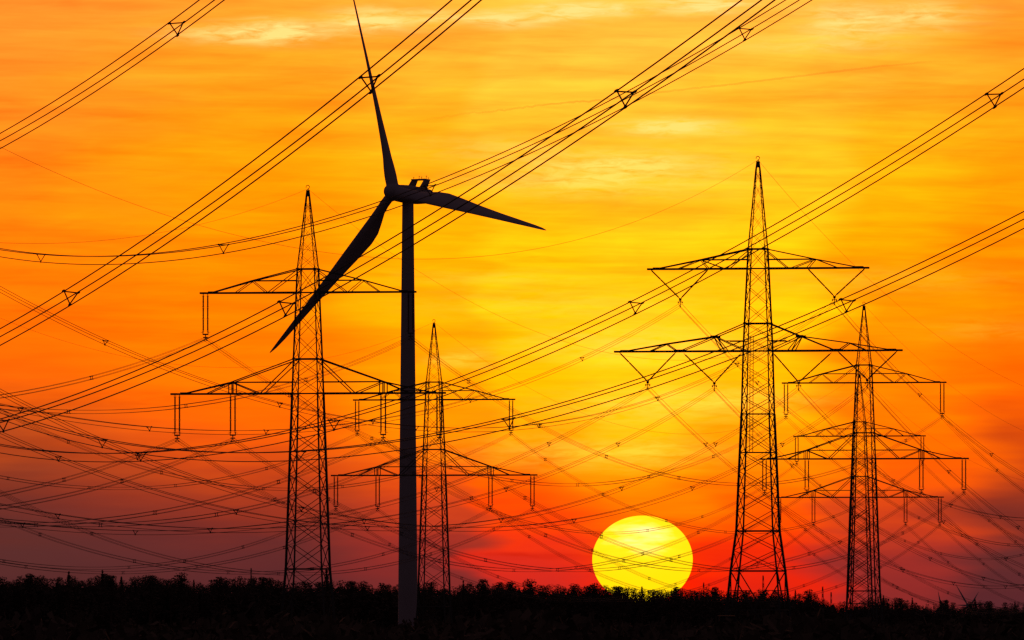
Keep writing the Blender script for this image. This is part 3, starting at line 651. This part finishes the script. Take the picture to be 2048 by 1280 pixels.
# ------------------------------------------------------------------ trees
def leaf_quads(c, ex, n, size, flat=.5):
    """n leaf clumps inside an ellipsoid"""
    p = rng.normal(size=(n, 3)); p /= np.linalg.norm(p, axis=1)[:, None]; p *= rng.uniform(.35, 1.0, (n, 1))**.6
    p = p*np.array(ex)+np.array(c)
    a = rng.normal(size=(n, 3)); a[:, 2] *= flat; a /= np.linalg.norm(a, axis=1)[:, None]
    b = np.cross(a, rng.normal(size=(n, 3))); b /= np.linalg.norm(b, axis=1)[:, None]
    s = size*rng.uniform(.5, 1.3, (n, 1)); a = a*s; b = b*s*.55
    return np.stack([p-a-b, p+a-b*.4, p+a*.8+b, p-a*.6+b], 1)
def pine(h, kind):
    Q = []; G = Geo(); lean = rng.normal(0, .02*h)
    tp = [(lean*(k/6)**2, 0, h*k/6*.97) for k in range(7)]; G.tube(tp, [.022*h*(1-.13*k) for k in range(7)], 6)
    if kind == 'pine':
        nb = rng.integers(11, 16)
        for i in range(nb):
            f = i/(nb-1); z = h*(.46+.50*f); sp_ = h*.135*(1.05-.75*f**1.6)*rng.uniform(.6, 1.2); an = rng.uniform(0, 6.28); r_ = sp_*rng.uniform(.3, .95)*(1 if i < nb-1 else .15)
            c = (lean*(z/h)**2+r_*math.cos(an), r_*math.sin(an), z); ex = (h*.062*rng.uniform(.7, 1.4), h*.062*rng.uniform(.7, 1.4), h*.04*rng.uniform(.7, 1.4))
            Q.append(leaf_quads(c, ex, 95, h*.0115)); G.tube([(lean*.5, 0, z-h*.1), c], [.006*h, .003*h], 4)
        Q.append(leaf_quads((lean*.8, 0, h*.72), (h*.065, h*.065, h*.2), 240, h*.017))
    elif kind == 'spruce':
        for i in range(20):
            f = i/19; z = h*(.12+.86*f); r_ = h*.15*(1-f)**.85*rng.uniform(.75, 1.2)+.04
            Q.append(leaf_quads((lean*(z/h)**2, 0, z), (r_, r_, h*.026), int(34+50*(1-f)), h*.013, .25))
        Q.append(leaf_quads((lean, 0, h*.985), (h*.006, h*.006, h*.02), 10, h*.008))
    else:
        for i in range(12):
            an = rng.uniform(0, 6.28); r_ = h*.14*rng.uniform(0, 1); z = h*rng.uniform(.45, .9)
            Q.append(leaf_quads((r_*math.cos(an), r_*math.sin(an), z), (h*.09, h*.09, h*.07), 95, h*.012, .8))
    return np.concatenate(Q), G
PROTO = []
for k in ['pine']*6+['spruce']*4+['broad']*2:
    Q, G = pine(1.0*16, k)
    cm_ = quads_mesh('crown', Q); cm_.materials.append(NEEDLE); tm = G.mesh('trunk'); tm.materials.append(BARK); PROTO.append((k, Q, cm_, tm))
PROF = [(-200,1160),(0,1157),(40,1151),(60,1150),(100,1158),(138,1151),(160,1160),(190,1153),(205,1149),(225,1155),(245,1161),(280,1154),(300,1152),(330,1159),(350,1156),(390,1165),(440,1157),(460,1158),(490,1154),
        (530,1157),(560,1162),(600,1165),(680,1164),(760,1168),(860,1167),(900,1174),(930,1169),(965,1168),(990,1168),(1030,1166),(1060,1167),(1090,1173),(1150,1171),(1190,1170),(1240,1173),(1300,1181),(1360,1178),(1410,1177),
        (1440,1180),(1500,1184),(1530,1182),(1590,1187),(1615,1186),(1640,1194),(1690,1204),(1760,1195),(1800,1199),(1860,1207),(1890,1203),(1930,1211),(1950,1204),(2000,1207),(2048,1210),(2300,1212)]
def forest_depth(u): return 3050+0.30*max(0, u-200)**1.0
chunks = []; tch = Geo()
for row in range(3):
    u = -170.0
    while u < 2220:
        big = random.random() < .34
        Y = forest_depth(u)+row*22+random.uniform(-8, 8); v = interp(PROF, u)+(random.uniform(-5, 3) if big else 5+abs(random.gauss(0, 5)))*(1 if not 1170 < u < 1410 else .55)
        z = at(u, v, Y).z; k, Q, _, _ = random.choice(PROTO[:6] if big or random.random() < .5 else PROTO); s = z/16.0
        sx_ = s*(random.uniform(.8, 1.35) if big and k == 'pine' else random.uniform(.55, .9)); an = random.uniform(0, 6.28); ca, sa = math.cos(an), math.sin(an)
        q = Q.copy()[rng.permutation(len(Q))[:1000]]; c_ = q.mean(1, keepdims=True); q = c_+(q-c_)*random.uniform(.7, .95)
        x, y = q[..., 0]*sx_, q[..., 1]*sx_; X = at(u, 0, Y).x
        chunks.append(np.stack([x*ca-y*sa+X, x*sa+y*ca+Y, q[..., 2]*s], -1))
        if row == 0: tch.tube([(X, Y, 0), (X, Y, z*.8)], [.26, .12], 5)
        u += random.uniform(5, 11)
# close-set young growth fills the wood between and below the crowns
for row in range(3):
    u = -260.0
    while u < 2320:
        Y = forest_depth(u)+row*40+random.uniform(-15, 15); X = at(u, 0, Y).x; hh = at(u, interp(PROF, u)+random.uniform(9, 22), Y).z
        chunks.append(leaf_quads((X, Y, hh*.5), (random.uniform(1.2, 2.6), 2, hh*.5), 300, .55)); u += 9
fo = link('forest', quads_mesh('forest', np.concatenate(chunks)), None, NEEDLE); tag(fo, 'far dark pine wood along the whole horizon', 'forest', kind='stuff')
ft = link('forest_trunks', tch.mesh('forest_trunks'), None, BARK); tag(ft, 'crowded trunks inside the far pine wood', 'forest', kind='stuff')
def tree(name, u, v, Y, proto, label, wide=1.0):
    z = at(u, v, Y).z; o = empty(name, (at(u, 0, Y).x, Y, 0), random.uniform(0, 6)); s = z/16.0; o.scale = (s*wide, s*wide, s)
    tag(o, label, 'tree', 'trees standing out along the skyline'); k, Q, cmx, tmx = PROTO[proto]
    link('crown', cmx, o); link('trunk', tmx, o)
SK = [('pine_tree', 60, 1146, 0, 'rounded pine crown on the skyline near the left edge'), ('spruce_tree', 138, 1143, 6, 'pointed double-topped conifer on the skyline left of the tallest spruce'),
      ('spruce_tree', 205, 1141, 7, 'tallest pointed spruce on the left skyline'), ('pine_tree', 222, 1149, 1, 'bushy conifer touching the right side of the tall spruce'),
      ('spruce_tree', 243, 1153, 8, 'low thin spruce in the dip right of the tall left spruce'), ('pine_tree', 300, 1150, 2, 'broad pine between the tall spruce and the umbrella-crowned pine'),
      ('pine_tree', 362, 1145, 3, 'umbrella-crowned pine leaning out above the left skyline'), ('spruce_tree', 388, 1160, 9, 'small lone spire right of the umbrella-crowned pine'),
      ('pine_tree', 440, 1153, 4, 'flat-topped pine midway between umbrella-crowned pine and the large left pylon'), ('pine_tree', 525, 1153, 5, 'dense round pine just left of the blade-crossed pylon'),
      ('pine_tree', 705, 1161, 0, 'ragged pine midway between the large left pylon and turbine tower'), ('spruce_tree', 860, 1164, 6, 'spruce rising inside the legs of the pylon beside the turbine'),
      ('spruce_tree', 926, 1162, 7, 'slender dark spruce right of the pylon beside the turbine'), ('pine_tree', 967, 1157, 1, 'tall crooked pine right of the turbine, with a lumpy top'),
      ('pine_tree', 1020, 1162, 2, 'leaning pine between the two tallest crowns left of the sun'), ('pine_tree', 1061, 1158, 3, 'full round pine crown well left of the sun'),
      ('broadleaf_tree', 1120, 1168, 10, 'bushy tree between the full round pine and the sun'), ('pine_tree', 1186, 1166, 4, 'wind-swept pine at the left rim of the sun'),
      ('pine_tree', 1240, 1172, 5, 'cluster-topped pine in front of the sun, left of its middle'), ('spruce_tree', 1284, 1173, 8, 'short spire in front of the very middle of the sun'),
      ('pine_tree', 1352, 1173, 0, 'broad pine in front of the sun near its right rim'), ('pine_tree', 1432, 1173, 1, 'rounded pine just left of the V-insulator pylon'),
      ('pine_tree', 1492, 1180, 2, 'pine framed between the legs of the V-insulator pylon'), ('pine_tree', 1528, 1179, 3, 'pointed pine crown under the right leg of the V-insulator pylon'),
      ('spruce_tree', 1591, 1181, 9, 'narrow spruce between the two right-hand pylons'), ('pine_tree', 1615, 1179, 4, 'heavy pine crown between the two right-hand pylons'),
      ('spruce_tree', 1766, 1191, 6, 'spruce at the right foot of the overlapped pylons'), ('pine_tree', 1800, 1195, 5, 'low pine right of the overlapped pylons'),
      ('spruce_tree', 1824, 1196, 7, 'crooked spruce where the right skyline drops'), ('pine_tree', 1892, 1199, 0, 'wide pine left of the far idle turbine'),
      ('spruce_tree', 1950, 1196, 8, 'conifer just right of the far idle turbine'), ('pine_tree', 1977, 1201, 1, 'pine between the far idle turbine and the right edge'),
      ('spruce_tree', 2030, 1203, 9, 'small spruce beside the right edge')]
for nm, u, v, p_, lab in SK: tree(nm, u, v, forest_depth(u)-45, p_, lab, 1.25 if nm == 'pine_tree' else 1.15)
tree('spruce_tree', 652, 1141, 1750, 7, 'dark slim spruce growing behind the right foot of the blade-crossed pylon', 1.3)

# ------------------------------------------------------------------ far masts and far turbines over the wood
def mast(u, v, Y, label, w=1.4):
    t_ = at(u, v, Y); o = empty('lattice_mast', (t_.x, Y, 0)); tag(o, label, 'mast', 'far masts over the wood'); h = t_.z
    G = Geo()
    for k in range(3): a = k*2.094; G.tube([(w*math.cos(a), w*math.sin(a), 0), (.25*math.cos(a), .25*math.sin(a), h)], .13, 5, True)
    link('mast_leg', G.mesh('mast_leg'), o, STEEL)
    G = Geo(); n = int(h/3)
    for i in range(n):
        z0, z1 = h*i/n, h*(i+1)/n; r0 = w+(.25-w)*i/n; r1 = w+(.25-w)*(i+1)/n
        for k in range(3): G.tube([(r0*math.cos(k*2.094), r0*math.sin(k*2.094), z0), (r1*math.cos(k*2.094+2.094), r1*math.sin(k*2.094+2.094), z1)], .12, 4)
    link('bracing', G.mesh('bracing'), o, STEEL)
mast(1526, 1151, 5200, 'lattice mast over the treetops between the legs of the V-insulator pylon', 1.3)
mast(1645, 1173, 5200, 'thin mast over the dip between the two right-hand pylons', 1.1)
mast(1662, 1184, 5400, 'shorter thin mast beside the overlapped right-hand pylons', 1.0)
mast(502, 1136, 5200, 'tiny mast over the trees left of the blade-crossed pylon', .9)
mast(1407, 1165, 5200, 'tiny mast between the sun and the V-insulator pylon', .8)
def far_turbine(u, v, Y, tips, label):
    c = at(u, v, Y); o = empty('wind_turbine', (c.x, Y, 0)); tag(o, label, 'wind turbine', 'far wind turbines behind the wood')
    link('tower', revolve([(2.6, 0), (1.5, c.z)], 16), o, PAINT)
    G = Geo(); G.box((0, 3, c.z), (4, 11, 4)); link('nacelle', G.mesh('nacelle'), o, PAINT)
    link('hub', revolve([(.1, c.z-2), (2, c.z-1), (2, c.z+1), (.1, c.z+2)], 12), o, PAINT).location = (0, -3.5, 0)
    for (du, dv) in tips:
        e_ = Vector((du*Y/F, -4, c.z-dv*Y/F)); s = Vector((0, -4, c.z))
        link('blade', Geo().tube([s, s.lerp(e_, .08), s.lerp(e_, .25), s.lerp(e_, .6), e_], [1.0, 1.0, 1.5, 1.0, .25], 8, True).mesh('blade', True), o, PAINT)
far_turbine(1935, 1210, 17000, [(-24, -42), (47, -3), (-24, 45)], 'far idle wind turbine sunk behind the wood near the right edge')
far_turbine(1941, 1211, 19000, [(16, -27), (-32, -1), (15, 28)], 'far smaller wind turbine with one blade up to the right behind the wood')
far_turbine(1882, 1212, 19000, [(-6, -29), (28, 10), (-21, 20)], 'far wind turbine showing one blade tip left of the idle one')

# ------------------------------------------------------------------ hunting hide and scrub in the dark foreground
hx = at(1453, 1245, 1380); HO = empty('raised_hide', (hx.x, hx.y, 0), .12); tag(HO, 'dark boxy raised hide on stilts at the left foot of the V-insulator pylon', 'raised hide')
w_ = 31/F*1380; zb = at(0, 1258, 1380).z; zt_ = at(0, 1233, 1380).z
for sx_ in (-1, 1):
    for sy_ in (-1, 1): G = Geo(); G.tube([(sx_*w_*.55, sy_*w_*.55, 0), (sx_*w_*.45, sy_*w_*.45, zb)], .09, 6, True); link('leg', G.mesh('leg'), HO, WOOD)
for i in range(7):
    x = -w_/2+w_*(i+.5)/7
    for sy_ in (-1, 1): G = Geo(); G.box((x, sy_*w_*.46, (zb+zt_)/2), (w_/7-.015, .04, zt_-zb)); link('plank', G.mesh('plank'), HO, WOOD)
G = Geo(); G.box((0, 0, zb+.03), (w_*.98, w_*.88, .06)); link('floor', G.mesh('floor'), HO, WOOD)
for sx_ in (-1, 1): G = Geo(); G.box((sx_*w_*.47, 0, (zb+zt_)/2), (.04, w_*.86, zt_-zb-.02)); link('side_wall', G.mesh('side_wall'), HO, WOOD)
G = Geo(); G.box((0, 0, zt_+.07), (w_*1.08, w_*1.1, .08), Matrix.Rotation(.06, 3, 'X')); link('roof', G.mesh('roof'), HO, WOOD)
G = Geo()
for s in (-.22, .22): G.tube([(s, -w_*.5, zb+.1), (s, -w_*.5-1.2, 0)], .045, 5, True)
for k in range(7): q = (k+.5)/7; G.tube([(-.22, -w_*.5-1.2*q, (zb+.1)*(1-q)), (.22, -w_*.5-1.2*q, (zb+.1)*(1-q))], .03, 4)
link('ladder', G.mesh('ladder'), HO, WOOD)
ch = []
for i in range(900):
    Y = random.uniform(430, 1150); u = random.uniform(-250, 2300); X = at(u, 0, Y).x
    hgt = (CAMZ+(YH-random.uniform(1236, 1268))*Y/F)*(.75+.5*abs(math.sin(u*.0061+1.3))); hgt = min(max(.5, hgt), 3.4)
    ch.append(leaf_quads((X, Y, hgt*.5), (random.uniform(.5, 1.6), .8, hgt*.5), 26, .34, 1.6))
for i in range(900):
    Y = random.uniform(1200, 2230); u = random.uniform(-200, 2250); X = at(u, 0, Y).x
    hgt = max(.6, CAMZ+(YH-random.triangular(1232, 1275, 1252))*Y/F)
    ch.append(leaf_quads((X, Y, hgt*.5), (random.uniform(.8, 2.6), 1.0, hgt*.5), 34, .5, 1.3))
sc = link('undergrowth', quads_mesh('undergrowth', np.concatenate(ch)), None, WEED); tag(sc, 'black weeds and scrub along the bottom of the view', 'undergrowth', kind='stuff')
